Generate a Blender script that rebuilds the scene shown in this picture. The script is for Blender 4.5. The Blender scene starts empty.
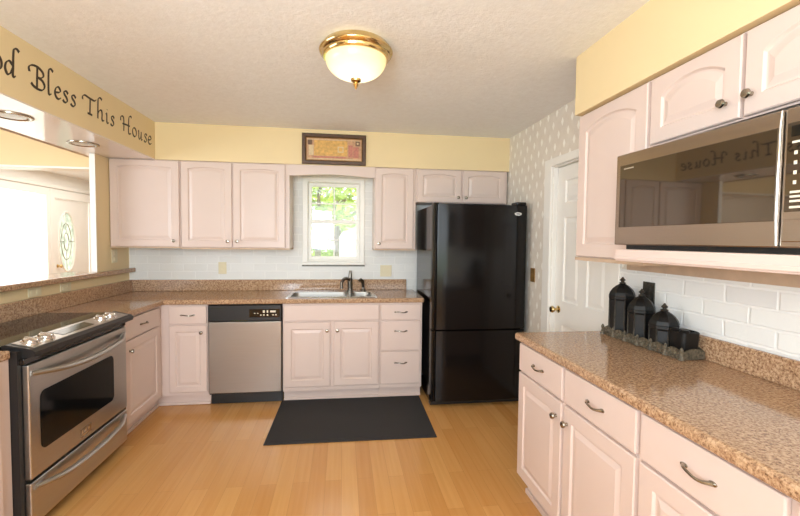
import bpy, bmesh, math, random
from mathutils import Matrix, Vector
R = math.radians
S = bpy.context.scene
C = S.collection

# ------------------------------------------------------------------ camera
cd = bpy.data.cameras.new('camera')
cd.sensor_fit = 'HORIZONTAL'
cd.sensor_width = 36.0
cd.lens = 414.6 / 800 * 36
cd.clip_start = 0.03
cam = bpy.data.objects.new('camera', cd)
C.objects.link(cam)
rot = Matrix(((0.99052, -0.004783, -0.137288), (-0.136943, 0.044403, -0.989583), (0.010829, 0.999002, 0.043327)))
cam.matrix_world = Matrix.Translation((0, -4.2792, 1.4341)) @ rot.to_4x4()
S.camera = cam

# ------------------------------------------------------------------ world, lights, exposure
S.view_settings.view_transform = 'Standard'
S.view_settings.look = 'None'
S.view_settings.gamma = 1.0
S.view_settings.use_curve_mapping = False
S.view_settings.exposure = 0.08

world = bpy.data.worlds.new('world')
S.world = world
world.use_nodes = True
bg = world.node_tree.nodes['Background']
bg.inputs[0].default_value = (0.92, 0.97, 1.0, 1)
bg.inputs[1].default_value = 3.0


def area(name, loc, target, sx, sy, watts, color):
    l = bpy.data.lights.new(name, 'AREA')
    l.shape = 'RECTANGLE'
    l.size = sx
    l.size_y = sy
    l.energy = watts
    l.color = color
    o = bpy.data.objects.new(name, l)
    o.location = loc
    o.rotation_euler = (Vector(target) - Vector(loc)).to_track_quat('-Z', 'Y').to_euler()
    C.objects.link(o)
    return o


# unseen fill lights added behind the camera, in the dining room and in the entry
area('rear_fill_light', (0.0, -6.35, 1.55), (0, 0, 1.3), 3.2, 1.7, 45, (0.78, 0.90, 1.0))  # added unseen fill from behind the camera
area('flash_like_ceiling_fill', (-0.7, -5.0, 1.65), (-0.4, -3.7, 2.44), 1.0, 1.0, 72, (0.74, 0.87, 1.0))  # added fill aimed up to brighten the ceiling like a bounced flash
area('dining_room_fill', (-4.4, -2.7, 1.6), (1.6, -1.6, 1.9), 2.2, 1.5, 80, (0.80, 0.91, 1.0))  # added unseen fill beside the solid outer wall, brightens the right wall
area('entry_fill', (-3.5, 2.3, 2.4), (-3.5, 2.3, 0), 1.6, 3.0, 36, (1.0, 0.98, 0.95))  # added unseen fill under the entry ceiling, no fixture there
sun = bpy.data.lights.new('sun', 'SUN')
sun.energy = 5.0
sun.angle = R(1)
sun.color = (1.0, 0.96, 0.88)
so = bpy.data.objects.new('sun', sun)
so.rotation_euler = (R(38), R(-14), 0)
C.objects.link(so)


# ------------------------------------------------------------------ materials
def srgb(r, g, b):
    def f(c):
        c /= 255
        return c / 12.92 if c <= 0.04045 else ((c + 0.055) / 1.055) ** 2.4
    return (f(r), f(g), f(b), 1)


class NT:
    def __init__(self, name):
        self.m = bpy.data.materials.new(name)
        self.m.use_nodes = True
        self.t = self.m.node_tree
        self.b = self.t.nodes['Principled BSDF']

    def n(self, typ, **kw):
        nd = self.t.nodes.new(typ)
        for k, v in kw.items():
            setattr(nd, k, v)
        return nd

    def l(self, a, b):
        self.t.links.new(a, b)

    def math(self, op, a, b=None, c=None):
        nd = self.n('ShaderNodeMath', operation=op)
        for i, v in enumerate((a, b, c)):
            if v is None:
                continue
            if isinstance(v, (int, float)):
                nd.inputs[i].default_value = v
            else:
                self.l(v, nd.inputs[i])
        return nd.outputs[0]

    def ramp(self, fac, stops, interp='LINEAR'):
        nd = self.n('ShaderNodeValToRGB')
        nd.color_ramp.interpolation = interp
        el = nd.color_ramp.elements
        while len(el) < len(stops):
            el.new(0.5)
        for e, (p, c) in zip(el, stops):
            e.position = p
            e.color = c
        self.l(fac, nd.inputs[0])
        return nd.outputs[0]

    def pos(self):
        return self.n('ShaderNodeNewGeometry').outputs['Position']

    def noise(self, scale, detail=3, vec=None, rough=0.5):
        nd = self.n('ShaderNodeTexNoise')
        nd.inputs['Scale'].default_value = scale
        nd.inputs['Detail'].default_value = detail
        nd.inputs['Roughness'].default_value = rough
        self.l(vec if vec is not None else self.pos(), nd.inputs['Vector'])
        return nd.outputs['Fac']

    def bump(self, h, strength=0.3, dist=0.01):
        nd = self.n('ShaderNodeBump')
        nd.inputs['Strength'].default_value = strength
        nd.inputs['Distance'].default_value = dist
        self.l(h, nd.inputs['Height'])
        self.l(nd.outputs[0], self.b.inputs['Normal'])

    def mix(self, fac, a, b, mode='MIX'):
        nd = self.n('ShaderNodeMix', data_type='RGBA', blend_type=mode)
        for s, v in ((nd.inputs[0], fac), (nd.inputs[6], a), (nd.inputs[7], b)):
            if isinstance(v, (tuple, float, int)):
                s.default_value = v
            else:
                self.l(v, s)
        return nd.outputs[2]


def simple(name, col, rough=0.5, metal=0.0, vary=0.06, scale=9.0, coat=0.0, emit=None, es=0.0, bump=0.0, bscale=60):
    k = NT(name)
    f = k.noise(scale, 4)
    d = tuple(c * (1 - vary) for c in col[:3]) + (1,)
    e = tuple(min(1, c * (1 + vary)) for c in col[:3]) + (1,)
    k.l(k.ramp(f, [(0.3, d), (0.7, e)]), k.b.inputs['Base Color'])
    k.b.inputs['Roughness'].default_value = rough
    k.b.inputs['Metallic'].default_value = metal
    k.b.inputs['Coat Weight'].default_value = coat
    if emit:
        k.b.inputs['Emission Color'].default_value = emit
        k.b.inputs['Emission Strength'].default_value = es
    if bump:
        k.bump(k.noise(bscale, 3), bump, 0.004)
    return k.m


M = {}
M['cabinet'] = simple('pickled_white_cabinet_paint', srgb(219, 197, 186), 0.36, vary=0.015, scale=4)
M['tan_edge'] = simple('mottled_tan_edge', srgb(196, 168, 142), 0.6, vary=0.1, scale=14)  # mottled tan for bottom rails, the strip above the brick and soffit edge
M['yellow'] = simple('yellow_wall_paint', srgb(234, 210, 164), 0.6, vary=0.012, scale=3, bump=0.08, bscale=160)
M['white'] = simple('white_trim_paint', srgb(242, 238, 230), 0.35, vary=0.01)
M['soffit_under'] = simple('glossy_white_soffit_paint', srgb(236, 222, 212), 0.07, vary=0.01)
M['dark_gap'] = simple('black_plastic', (0.012, 0.011, 0.011, 1), 0.35, vary=0.1)
M['fridge'] = simple('gloss_black_appliance', (0.007, 0.0055, 0.005, 1), 0.14, vary=0.1)
M['fridge'].node_tree.nodes['Principled BSDF'].inputs['Specular IOR Level'].default_value = 0.3
M['blackglass'] = simple('black_glass', (0.006, 0.006, 0.006, 1), 0.05, vary=0.05)
M['mat'] = simple('charcoal_mat_weave', (0.028, 0.026, 0.026, 1), 0.85, vary=0.25, scale=220, bump=0.4, bscale=500)
M['chrome'] = simple('polished_chrome', (0.75, 0.73, 0.70, 1), 0.14, 1.0, 0.03)
M['nickel'] = simple('antique_nickel', (0.34, 0.30, 0.245, 1), 0.24, 1.0, 0.1)
M['faucetmetal'] = simple('brushed_nickel_faucet', (0.20, 0.18, 0.155, 1), 0.3, 1.0, 0.1)
M['brass'] = simple('polished_brass', (0.66, 0.49, 0.23, 1), 0.16, 1.0, 0.08)
M['ivory'] = simple('ivory_plastic', srgb(226, 213, 178), 0.4, vary=0.02)
M['pewter'] = simple('dark_pewter', (0.10, 0.09, 0.075, 1), 0.42, 0.8, 0.3, 60)
M['tray'] = simple('weathered_pewter_tray', (0.13, 0.105, 0.07, 1), 0.5, 0.4, 0.6, 90)
M['lantern'] = simple('black_lantern_glaze', (0.007, 0.0065, 0.006, 1), 0.4, vary=0.3, scale=40)
M['lantern'].node_tree.nodes['Principled BSDF'].inputs['Specular IOR Level'].default_value = 0.3
M['ovenglass'] = simple('dark_oven_glass', (0.004, 0.004, 0.004, 1), 0.08, vary=0.05)
M['ovenglass'].node_tree.nodes['Principled BSDF'].inputs['Specular IOR Level'].default_value = 0.2
M['ink'] = simple('dark_brown_decal', srgb(58, 42, 28), 0.5, vary=0.1)
M['button'] = simple('pale_button_print', srgb(225, 215, 195), 0.5)
M['display'] = simple('grey_green_display', srgb(60, 62, 48), 0.15)
M['badge'] = simple('silver_badge', (0.7, 0.7, 0.68, 1), 0.25, 0.9)
M['frame_wood'] = simple('dark_walnut_frame', srgb(84, 56, 34), 0.4, vary=0.25, scale=30)
M['gilt'] = simple('gilt_bead', srgb(150, 112, 62), 0.35, 0.4)
M['print_mat'] = simple('faded_pink_print', srgb(196, 150, 112), 0.5, vary=0.2, scale=45)
M['print_border'] = simple('cream_print_border', srgb(214, 188, 146), 0.5, vary=0.1, scale=45)
M['print_gold'] = simple('golden_print', srgb(214, 166, 88), 0.5, vary=0.22, scale=38)
M['print_rose'] = simple('rose_print', srgb(190, 118, 98), 0.5, vary=0.22, scale=50)
M['print_dark'] = simple('umber_print', srgb(112, 82, 58), 0.5, vary=0.2, scale=50)
M['bark'] = simple('tree_bark', srgb(96, 84, 68), 0.9, vary=0.3, scale=12)
M['leaf'] = simple('spring_leaves', srgb(150, 172, 70), 0.6, vary=0.35, scale=3)
M['lawn'] = simple('lawn', srgb(150, 170, 84), 0.9, vary=0.25, scale=2)
M['drive'] = simple('pale_concrete', srgb(222, 220, 212), 0.9, vary=0.06, scale=2)
M['siding'] = simple('pale_siding', srgb(226, 226, 220), 0.8, vary=0.03)
M['roofing'] = simple('grey_shingles', srgb(140, 134, 128), 0.9, vary=0.15, scale=20)
M['dkglass'] = simple('dark_window_glass', srgb(60, 66, 70), 0.1)


def steel(name, col, rough, axis):
    k = NT(name)
    sep = k.n('ShaderNodeMapping')
    sc = [400, 400, 400]
    for a in axis:
        sc[a] = 3
    sep.inputs['Scale'].default_value = sc
    k.l(k.pos(), sep.inputs[0])
    f = k.noise(1.0, 2, sep.outputs[0])
    k.l(k.ramp(f, [(0.3, tuple(c * 0.93 for c in col) + (1,)), (0.7, tuple(col) + (1,))]), k.b.inputs['Base Color'])
    k.b.inputs['Metallic'].default_value = 1
    k.l(k.math('MULTIPLY_ADD', f, 0.08, rough), k.b.inputs['Roughness'])
    k.b.inputs['Anisotropic'].default_value = 0.3
    return k.m


M['steel'] = steel('brushed_stainless_steel', (0.53, 0.51, 0.48), 0.27, (0, 1))
M['steel_dw'] = steel('dishwasher_stainless_steel', (0.40, 0.36, 0.325), 0.3, (0, 1))
M['steel_mw'] = steel('microwave_stainless_steel', (0.42, 0.35, 0.29), 0.2, (0, 1))
M['steel_sink'] = steel('stainless_sink', (0.62, 0.60, 0.56), 0.22, (0,))
M['steel_bowl'] = steel('satin_steel_bowl', (0.40, 0.37, 0.33), 0.38, (0,))


def mirror_glass():
    k = NT('smoked_mirror_glass')
    k.b.inputs['Base Color'].default_value = (0.15, 0.125, 0.10, 1)
    k.b.inputs['Metallic'].default_value = 0.9
    k.b.inputs['Roughness'].default_value = 0.03
    return k.m


M['mwglass'] = mirror_glass()


def clear_glass(name, tint, rough=0.0, transl=0.0):
    k = NT(name)
    out = k.t.nodes['Material Output']
    tr = k.n('ShaderNodeBsdfTransparent')
    tr.inputs[0].default_value = tint
    gl = k.n('ShaderNodeBsdfGlossy')
    gl.inputs['Roughness'].default_value = rough
    mx = k.n('ShaderNodeMixShader')
    mx.inputs[0].default_value = 0.05
    k.l(tr.outputs[0], mx.inputs[1])
    k.l(gl.outputs[0], mx.inputs[2])
    last = mx.outputs[0]
    if transl:
        tl = k.n('ShaderNodeBsdfTranslucent')
        f = k.noise(14, 3)
        k.l(k.ramp(f, [(0.35, srgb(178, 182, 168)), (0.65, srgb(212, 214, 202))]), tl.inputs[0])
        m2 = k.n('ShaderNodeMixShader')
        m2.inputs[0].default_value = transl
        k.l(last, m2.inputs[1])
        k.l(tl.outputs[0], m2.inputs[2])
        last = m2.outputs[0]
    k.l(last, out.inputs[0])
    return k.m


M['glass'] = clear_glass('window_glass', (0.97, 0.99, 0.98, 1))
M['leaded'] = clear_glass('leaded_door_glass', (0.8, 0.8, 0.78, 1), 0.05, 0.88)


def ceiling_mat():
    k = NT('textured_white_ceiling')
    f = k.noise(26, 5, rough=0.65)
    k.l(k.ramp(f, [(0.3, srgb(243, 241, 238)), (0.7, srgb(250, 249, 247))]), k.b.inputs['Base Color'])
    k.b.inputs['Roughness'].default_value = 0.9
    k.bump(k.noise(50, 5, rough=0.65), 0.3, 0.010)
    return k.m


M['ceiling'] = ceiling_mat()


def axes_vec(k, u, v):
    s = k.n('ShaderNodeSeparateXYZ')
    k.l(k.pos(), s.inputs[0])
    c = k.n('ShaderNodeCombineXYZ')
    k.l(s.outputs[u], c.inputs[0])
    k.l(s.outputs[v], c.inputs[1])
    return c.outputs[0], s


def brick_mat(name, u):
    k = NT(name)
    v, _ = axes_vec(k, u, 2)
    w = k.n('ShaderNodeTexNoise')
    w.inputs['Scale'].default_value = 14
    k.l(k.pos(), w.inputs['Vector'])
    ad = k.n('ShaderNodeMix', data_type='VECTOR')
    ad.inputs[0].default_value = 0.012
    k.l(v, ad.inputs[4])
    k.l(w.outputs['Color'], ad.inputs[5])
    b = k.n('ShaderNodeTexBrick')
    b.inputs['Scale'].default_value = 1
    b.inputs['Brick Width'].default_value = 0.215
    b.inputs['Row Height'].default_value = 0.0735
    b.inputs['Mortar Size'].default_value = 0.007
    b.inputs['Mortar Smooth'].default_value = 0.6
    b.inputs['Color1'].default_value = srgb(232, 230, 225) if u == 0 else srgb(243, 242, 237)  # same paint on both walls; back copy darkened to stand for dimmer light
    b.inputs['Color2'].default_value = srgb(227, 225, 220) if u == 0 else srgb(233, 231, 227)
    b.inputs['Mortar'].default_value = srgb(236, 234, 229) if u == 0 else srgb(248, 247, 243)
    k.l(ad.outputs[1], b.inputs['Vector'])
    k.l(b.outputs['Color'], k.b.inputs['Base Color'])
    k.b.inputs['Roughness'].default_value = 0.45
    h = k.math('ADD', k.math('MULTIPLY', b.outputs['Fac'], -1.0), k.math('MULTIPLY', k.noise(55, 4), 0.5))
    k.bump(h, 0.22 if u == 0 else 0.5, 0.006)
    return k.m


M['brick_x'] = brick_mat('white_painted_brick_back_dimmed', 0)
M['brick_y'] = brick_mat('white_painted_brick_side', 1)


def wallpaper():
    k = NT('beige_motif_wallpaper')
    v, s = axes_vec(k, 1, 2)
    vv = k.math('DIVIDE', s.outputs[2], 0.085)
    row = k.math('FLOOR', vv)
    uu = k.math('ADD', k.math('DIVIDE', s.outputs[1], 0.135), k.math('MULTIPLY', row, 0.381))
    fu = k.math('ABSOLUTE', k.math('SUBTRACT', k.math('FRACT', uu), 0.5))
    fv = k.math('ABSOLUTE', k.math('SUBTRACT', k.math('FRACT', vv), 0.5))
    fv2 = k.math('MULTIPLY', fv, 0.30)
    m = k.math('LESS_THAN', k.math('ADD', fu, fv2), 0.135)
    m = k.math('MULTIPLY', m, k.math('LESS_THAN', fv, 0.36))
    m = k.math('MULTIPLY', m, k.math('MULTIPLY_ADD', k.noise(7, 2), 0.8, 0.5))
    base = k.ramp(k.noise(18, 3), [(0.3, srgb(224, 213, 198)), (0.7, srgb(231, 221, 207))])
    k.l(k.mix(m, base, srgb(252, 247, 236)), k.b.inputs['Base Color'])
    k.b.inputs['Roughness'].default_value = 0.55
    return k.m


M['wallpaper'] = wallpaper()


def laminate():
    k = NT('speckled_tan_laminate')
    f1 = k.noise(95, 5, rough=0.7)
    f2 = k.noise(190, 3, rough=0.6)
    f3 = k.noise(9, 3)
    col = k.ramp(f1, [(0.30, srgb(84, 60, 44)), (0.42, srgb(148, 112, 84)), (0.52, srgb(182, 146, 112)), (0.64, srgb(212, 178, 142)), (0.76, srgb(166, 134, 106))])
    spk = k.ramp(f2, [(0.34, (1, 1, 1, 1)), (0.40, (0, 0, 0, 1))])
    sp = k.n('ShaderNodeRGBToBW')
    k.l(spk, sp.inputs[0])
    col = k.mix(k.math('MULTIPLY', sp.outputs[0], 0.75), col, srgb(74, 52, 38))
    lt = k.ramp(f2, [(0.64, (0, 0, 0, 1)), (0.72, (1, 1, 1, 1))])
    sl = k.n('ShaderNodeRGBToBW')
    k.l(lt, sl.inputs[0])
    col = k.mix(k.math('MULTIPLY', sl.outputs[0], 0.5), col, srgb(226, 196, 160))
    col = k.mix(k.math('MULTIPLY', f3, 0.25), col, srgb(168, 128, 98))
    k.l(col, k.b.inputs['Base Color'])
    k.b.inputs['Roughness'].default_value = 0.11
    return k.m


M['laminate'] = laminate()


def bamboo():
    k = NT('bamboo_plank_floor')
    v, s = axes_vec(k, 1, 0)
    b = k.n('ShaderNodeTexBrick')
    b.inputs['Scale'].default_value = 1
    b.offset = 0.37
    b.inputs['Brick Width'].default_value = 0.92
    b.inputs['Row Height'].default_value = 0.094
    b.inputs['Mortar Size'].default_value = 0.0009
    b.inputs['Mortar Smooth'].default_value = 0.2
    b.inputs['Color1'].default_value = srgb(222, 168, 102)
    b.inputs['Color2'].default_value = srgb(194, 134, 72)
    b.inputs['Mortar'].default_value = srgb(150, 98, 52)
    k.l(v, b.inputs['Vector'])
    mp = k.n('ShaderNodeMapping')
    mp.inputs['Scale'].default_value = (48, 1.6, 1)
    k.l(k.pos(), mp.inputs[0])
    g = k.noise(1.0, 3, mp.outputs[0])
    grain = k.ramp(g, [(0.3, srgb(200, 142, 80)), (0.7, srgb(222, 170, 106))])
    col = k.mix(0.40, b.outputs['Color'], grain)
    mp2 = k.n('ShaderNodeMapping')
    mp2.inputs['Scale'].default_value = (6, 0.8, 1)
    k.l(k.pos(), mp2.inputs[0])
    g2 = k.noise(1.0, 2, mp2.outputs[0])
    col = k.mix(k.math('MULTIPLY', g2, 0.35), col, srgb(208, 146, 80))
    k.l(col, k.b.inputs['Base Color'])
    k.l(k.math('MULTIPLY_ADD', g, 0.08, 0.17), k.b.inputs['Roughness'])
    k.bump(k.math('MULTIPLY', b.outputs['Fac'], -1.0), 0.2, 0.002)
    return k.m


M['floor'] = bamboo()


def dome_mat():
    k = NT('lit_frosted_glass')
    k.b.inputs['Base Color'].default_value = (0.95, 0.9, 0.75, 1)
    k.b.inputs['Roughness'].default_value = 0.25
    # two bulbs behind the frosted glass: brighter at the middle of the dome
    tc = k.n('ShaderNodeTexCoord')
    sp = k.n('ShaderNodeSeparateXYZ')
    k.l(tc.outputs['Object'], sp.inputs[0])
    rad = k.math('SQRT', k.math('ADD', k.math('POWER', sp.outputs[0], 2), k.math('POWER', sp.outputs[1], 2)))
    k.l(k.ramp(k.math('DIVIDE', rad, 0.16), [(0.30, (1.0, 0.93, 0.72, 1)), (0.75, (0.85, 0.72, 0.40, 1)), (1.0, (0.50, 0.38, 0.14, 1))]), k.b.inputs['Emission Color'])
    k.b.inputs['Emission Strength'].default_value = 1.35
    k.b.inputs['Base Color'].default_value = (0.5, 0.46, 0.36, 1)
    return k.m


M['dome'] = dome_mat()
M['recess'] = simple('recessed_lamp_lens', srgb(210, 205, 196), 0.3, vary=0.02)

# ------------------------------------------------------------------ mesh helpers
ORG = {}


class MB:
    """collects shapes, given in a frame (u right, v up, w out), into one mesh"""

    def __init__(self, frame=None):
        self.bm = bmesh.new()
        self.F = frame or Matrix.Identity(4)

    def V(self, p):
        return self.bm.verts.new(self.F @ Vector(p))

    def box(self, a, b, bev=0.0, seg=2):
        lo = [min(a[i], b[i]) for i in range(3)]
        hi = [max(a[i], b[i]) for i in range(3)]
        vs = [self.V((x, y, z)) for x in (lo[0], hi[0]) for y in (lo[1], hi[1]) for z in (lo[2], hi[2])]
        fs = []
        for q in ((0, 1, 3, 2), (4, 6, 7, 5), (0, 4, 5, 1), (2, 3, 7, 6), (0, 2, 6, 4), (1, 5, 7, 3)):
            fs.append(self.bm.faces.new([vs[i] for i in q]))
        if bev:
            es = list({e for f in fs for e in f.edges})
            bmesh.ops.bevel(self.bm, geom=es, offset=bev, segments=seg, affect='EDGES', profile=0.5)
        return self

    def ring4(self, u0, v0, u1, v1, wd, w0, w1, ch=0.004):
        """a mitred rectangular frame, wd = width of its members (left, bottom, right, top)"""
        a, b_, c_, d_ = wd if isinstance(wd, (tuple, list)) else (wd,) * 4
        o = lambda t, w: [(u0 + t, v0 + t, w), (u1 - t, v0 + t, w), (u1 - t, v1 - t, w), (u0 + t, v1 - t, w)]
        i = lambda t, w: [(u0 + a - t, v0 + b_ - t, w), (u1 - c_ + t, v0 + b_ - t, w), (u1 - c_ + t, v1 - d_ + t, w), (u0 + a - t, v1 - d_ + t, w)]
        return self.rings([o(0, w0), o(0, w1 - ch), o(ch, w1), i(ch, w1), i(0, w1 - ch), i(0, w0), o(0, w0)], False, False)

    def rings(self, rings, cap0=True, cap1=True, closed=True):
        vr = [[self.V(p) for p in r] for r in rings]
        n = len(vr[0])
        for a, b in zip(vr, vr[1:]):
            for i in range(n if closed else n - 1):
                j = (i + 1) % n
                try:
                    self.bm.faces.new((a[i], a[j], b[j], b[i]))
                except ValueError:
                    pass
        if cap0:
            self.bm.faces.new(list(reversed(vr[0])))
        if cap1:
            self.bm.faces.new(vr[-1])
        return self

    def lathe(self, prof, center=(0, 0, 0), axis=2, n=24, squash=(1, 1), phase=0.0):
        """prof = [(radius, height)], around the given axis"""
        rs = []
        for r, h in prof:
            ring = []
            for i in range(n):
                t = 2 * math.pi * (i + phase) / n
                c, s = r * math.cos(t) * squash[0], r * math.sin(t) * squash[1]
                p = {2: (c, s, h), 1: (s, h, c), 0: (h, c, s)}[axis]
                ring.append(tuple(p[q] + center[q] for q in range(3)))
            rs.append(ring)
        return self.rings(rs)

    def tube(self, pts, rad, n=10, flat=1.0):
        pts = [Vector(p) for p in pts]
        rs = []
        up = None
        for i, p in enumerate(pts):
            d = (pts[min(i + 1, len(pts) - 1)] - pts[max(i - 1, 0)]).normalized()
            if up is None:
                up = Vector((0, 0, 1)) if abs(d.z) < 0.9 else Vector((0, 1, 0))
            a = d.cross(up).normalized()
            b = a.cross(d).normalized()
            up = b
            r = rad[i] if isinstance(rad, (list, tuple)) else rad
            rs.append([tuple(p + a * (r * math.cos(2 * math.pi * k / n)) + b * (r * flat * math.sin(2 * math.pi * k / n))) for k in range(n)])
        return self.rings(rs)

    def prism(self, poly, w0, w1):
        """poly in u,v extruded from w0 to w1"""
        return self.rings([[(x, y, w0) for x, y in poly], [(x, y, w1) for x, y in poly]])

    def build(self, name, mat, parent=None, smooth=False):
        bmesh.ops.recalc_face_normals(self.bm, faces=self.bm.faces)
        me = bpy.data.meshes.new(name)
        o = bpy.data.objects.new(name, me)
        org = Vector((0, 0, 0))
        p = parent
        if p is not None:
            org = ORG[p.name]
            o.parent = p
        if org.length:
            bmesh.ops.translate(self.bm, verts=self.bm.verts, vec=-org)
        self.bm.to_mesh(me)
        self.bm.free()
        me.materials.append(mat)
        if smooth:
            for f in me.polygons:
                f.use_smooth = True
            try:
                me.set_sharp_from_angle(angle=R(38))
            except Exception:
                pass
        C.objects.link(o)
        ORG[o.name] = org        # children of this part use the same origin
        return o


def thing(name, label, cat, loc, group=None):
    o = bpy.data.objects.new(name, None)
    o.empty_display_size = 0.05
    o.location = loc
    C.objects.link(o)
    o['label'] = label
    o['category'] = cat
    if group:
        o['group'] = group
    ORG[o.name] = Vector(loc)
    return o


def tag(o, label, cat, group=None):
    o['label'] = label
    o['category'] = cat
    if group:
        o['group'] = group
    return o


def struct(name, mb, mat, parent=None, smooth=False):
    o = mb.build(name, mat, parent, smooth)
    if parent is None:
        o['kind'] = 'structure'
    return o


def sgroup(name):
    o = bpy.data.objects.new(name, None)
    o.empty_display_size = 0.05
    C.objects.link(o)
    o['kind'] = 'structure'
    ORG[o.name] = Vector((0, 0, 0))
    return o


def frame(o, u, v, w):
    m = Matrix.Identity(4)
    for i in range(3):
        m[i][0], m[i][1], m[i][2], m[i][3] = u[i], v[i], w[i], o[i]
    return m


def FB(y):      # a face looking towards -y: u = x, v = z, w = out of the face
    return frame((0, y, 0), (1, 0, 0), (0, 0, 1), (0, -1, 0))


def FR(x):      # a face looking towards -x: u = -y
    return frame((x, 0, 0), (0, -1, 0), (0, 0, 1), (-1, 0, 0))


def FL(x):      # a face looking towards +x: u = y
    return frame((x, 0, 0), (0, 1, 0), (0, 0, 1), (1, 0, 0))


# ------------------------------------------------------------------ room shell
ZC = 2.4466
XR = 1.63
XL = -2.022
struct('floor', MB().box((-4.72, -6.75, -0.12), (1.78, 0.18, 0)).box((-4.72, 0.18, -0.12), (-1.9, 5.2, 0)), M['floor'])
struct('ceiling', MB().box((-4.72, -6.75, ZC), (1.78, 0.18, ZC + 0.15)).box((-4.72, 0.18, ZC), (-1.9, 5.2, ZC + 0.15)), M['ceiling'])
# back wall of white painted brick with the window opening
WX0, WX1, WZ0, WZ1 = -0.365, 0.19, 1.205, 2.02
b = MB()
b.box((-2.02, 0, 0), (WX0, 0.18, ZC)).box((WX1, 0, 0), (1.85, 0.18, ZC))
b.box((WX0, 0, 0), (WX1, 0.18, WZ0)).box((WX0, 0, WZ1), (WX1, 0.18, ZC))
struct('wall_back', b, M['brick_x'])
# right wall: wallpaper, with a doorway
DY0, DY1, DZ = -1.205, -1.965, 2.02
b = MB()
b.box((XR, DY0, 0), (XR + 0.15, 0, ZC)).box((XR, -6.6, 0), (XR + 0.15, DY1, ZC)).box((XR, DY1, DZ), (XR + 0.15, DY0, ZC))
struct('wall_right', b, M['wallpaper'])
struct('trim_1', MB().box((XR - 0.012, -4.1, 0.9), (XR - 0.0005, -2.046, 1.279)), M['brick_y'])
struct('trim_2', MB(FR(XR)).box((2.125, 1.280, 0.0005), (4.1, 1.352, 0.03), 0.002), M['tan_edge'])
# left wall: half wall, short return at the back, open above the ledge
b = MB()
b.box((XL - 0.035, -0.525, 0), (XL, 0.0, 2.118))
b.box((XL - 0.155, -4.6, 0), (XL, -0.526, 1.10))
b.box((XL - 0.155, -6.6, 0), (XL, -4.6, ZC))
struct('wall_left', b, M['yellow'])
struct('trim_10', MB().box((XL - 0.040, -0.534, 1.143), (XL + 0.004, -0.5255, 2.117), 0.002), M['white'])
# soffits
s1 = MB().box((-2.16, -6.6, 2.127), (-1.64, 0.0, ZC))
struct('trim_3', s1, M['yellow'])
struct('trim_4', MB().box((-2.158, -6.59, 2.119), (-1.642, -0.001, 2.127)), M['soffit_under'])
struct('trim_5', MB().box((-1.64, -0.328, 2.122), (XR, 0.0, ZC)), M['yellow'])
struct('trim_6', MB().box((1.268, -6.6, 2.130), (XR, -2.11, ZC)), M['yellow'])
struct('trim_7', MB().box((-2.168, -6.6, 2.112), (-2.155, -0.18, 2.135), 0.003), M['tan_edge'])
# rear wall with its window opening, behind the camera
b = MB()
b.box((-4.7, -6.75, 0), (-1.7, -6.6, ZC)).box((1.7, -6.75, 0), (1.78, -6.6, ZC))
b.box((-1.7, -6.75, 0), (1.7, -6.6, 0.6)).box((-1.7, -6.75, 2.3), (1.7, -6.6, ZC))
struct('wall_rear', b, M['white'])
# dining room beyond the pass-through and the entry behind it
b = MB()
b.box((-4.6, 0.02, 2.085), (-2.006, 0.16, ZC)).box((-4.6, 0.02, 0), (-4.5, 0.16, 2.085))
struct('wall_dining', b, M['yellow'])
b = MB()
b.box((-4.72, -6.6, 0), (-4.6, 1.95, ZC)).box((-4.72, 2.93, 0), (-4.6, 3.03, 2.0995)).box((-4.72, 4.08, 0), (-4.6, 5.2, 2.0995)).box((-4.72, 4.1, 2.1), (-4.6, 5.2, ZC))
b.box((-4.72, 1.95, 2.1), (-4.6, 4.1, ZC)).box((-4.72, 1.95, 0), (-4.6, 2.93, 0.25))
struct('wall_entry', b, M['white'])
b = MB()
b.box((-4.7, 5.1, 0), (-2.018, 5.2, ZC)).box((-2.006, 0.181, 0), (-1.9, 5.1, ZC))
struct('wall_entry_side', b, M['white'])

# baseboard under the doorway wall
struct('baseboard_right', MB().box((XR - 0.014, -1.09, 0), (XR, 0, 0.09), 0.004), M['white'])

# ------------------------------------------------------------------ six-panel door in the right wall
dr = sgroup('door_1')
fr = MB(FR(XR))
fr.ring4(1.095, 0.002, 2.045, DZ + 0.06, (0.11, 0.0005, 0.08, 0.06), 0, 0.018)
fr.ring4(1.2055, 0.002, 1.9645, DZ - 0.0005, (0.010, 0.0005, 0.009, 0.010), -0.14, -0.001)
fr.build('door_frame', M['white'], dr)


def panel_rings(mb, outline_f, w, inset):
    """a recessed and raised panel: outline_f(inset) gives a loop"""
    mb.rings([[(x, y, w) for x, y in outline_f(0)],
              [(x, y, w - 0.009) for x, y in outline_f(0.010)],
              [(x, y, w - 0.009) for x, y in outline_f(0.020)],
              [(x, y, w - 0.002) for x, y in outline_f(inset)]], cap0=False)


lf = MB(FR(XR))
u0, u1 = 1.217, 1.953
cols = [(u0 + 0.11, (u0 + u1) / 2 - 0.05), ((u0 + u1) / 2 + 0.05, u1 - 0.11)]
rows = [(0.25, 0.80), (0.98, 1.62), (1.73, 1.90)]
wl = -0.035
us = sorted({u0, u1, *[c for p in cols for c in p]})
vs_ = sorted({0.008, DZ - 0.014, *[c for p in rows for c in p]})
for i in range(len(us) - 1):
    for j in range(len(vs_) - 1):
        a, bb, c_, d_ = us[i], us[i + 1], vs_[j], vs_[j + 1]
        if any(abs(a - p[0]) < 1e-6 for p in cols) and any(abs(c_ - r_[0]) < 1e-6 for r_ in rows):
            panel_rings(lf, lambda t, a=a, bb=bb, c_=c_, d_=d_: [(a + t, c_ + t), (bb - t, c_ + t), (bb - t, d_ - t), (a + t, d_ - t)], wl, 0.045)
        else:
            lf.rings([[(a, c_, wl), (bb, c_, wl), (bb, d_, wl), (a, d_, wl)]], cap0=False)
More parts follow.
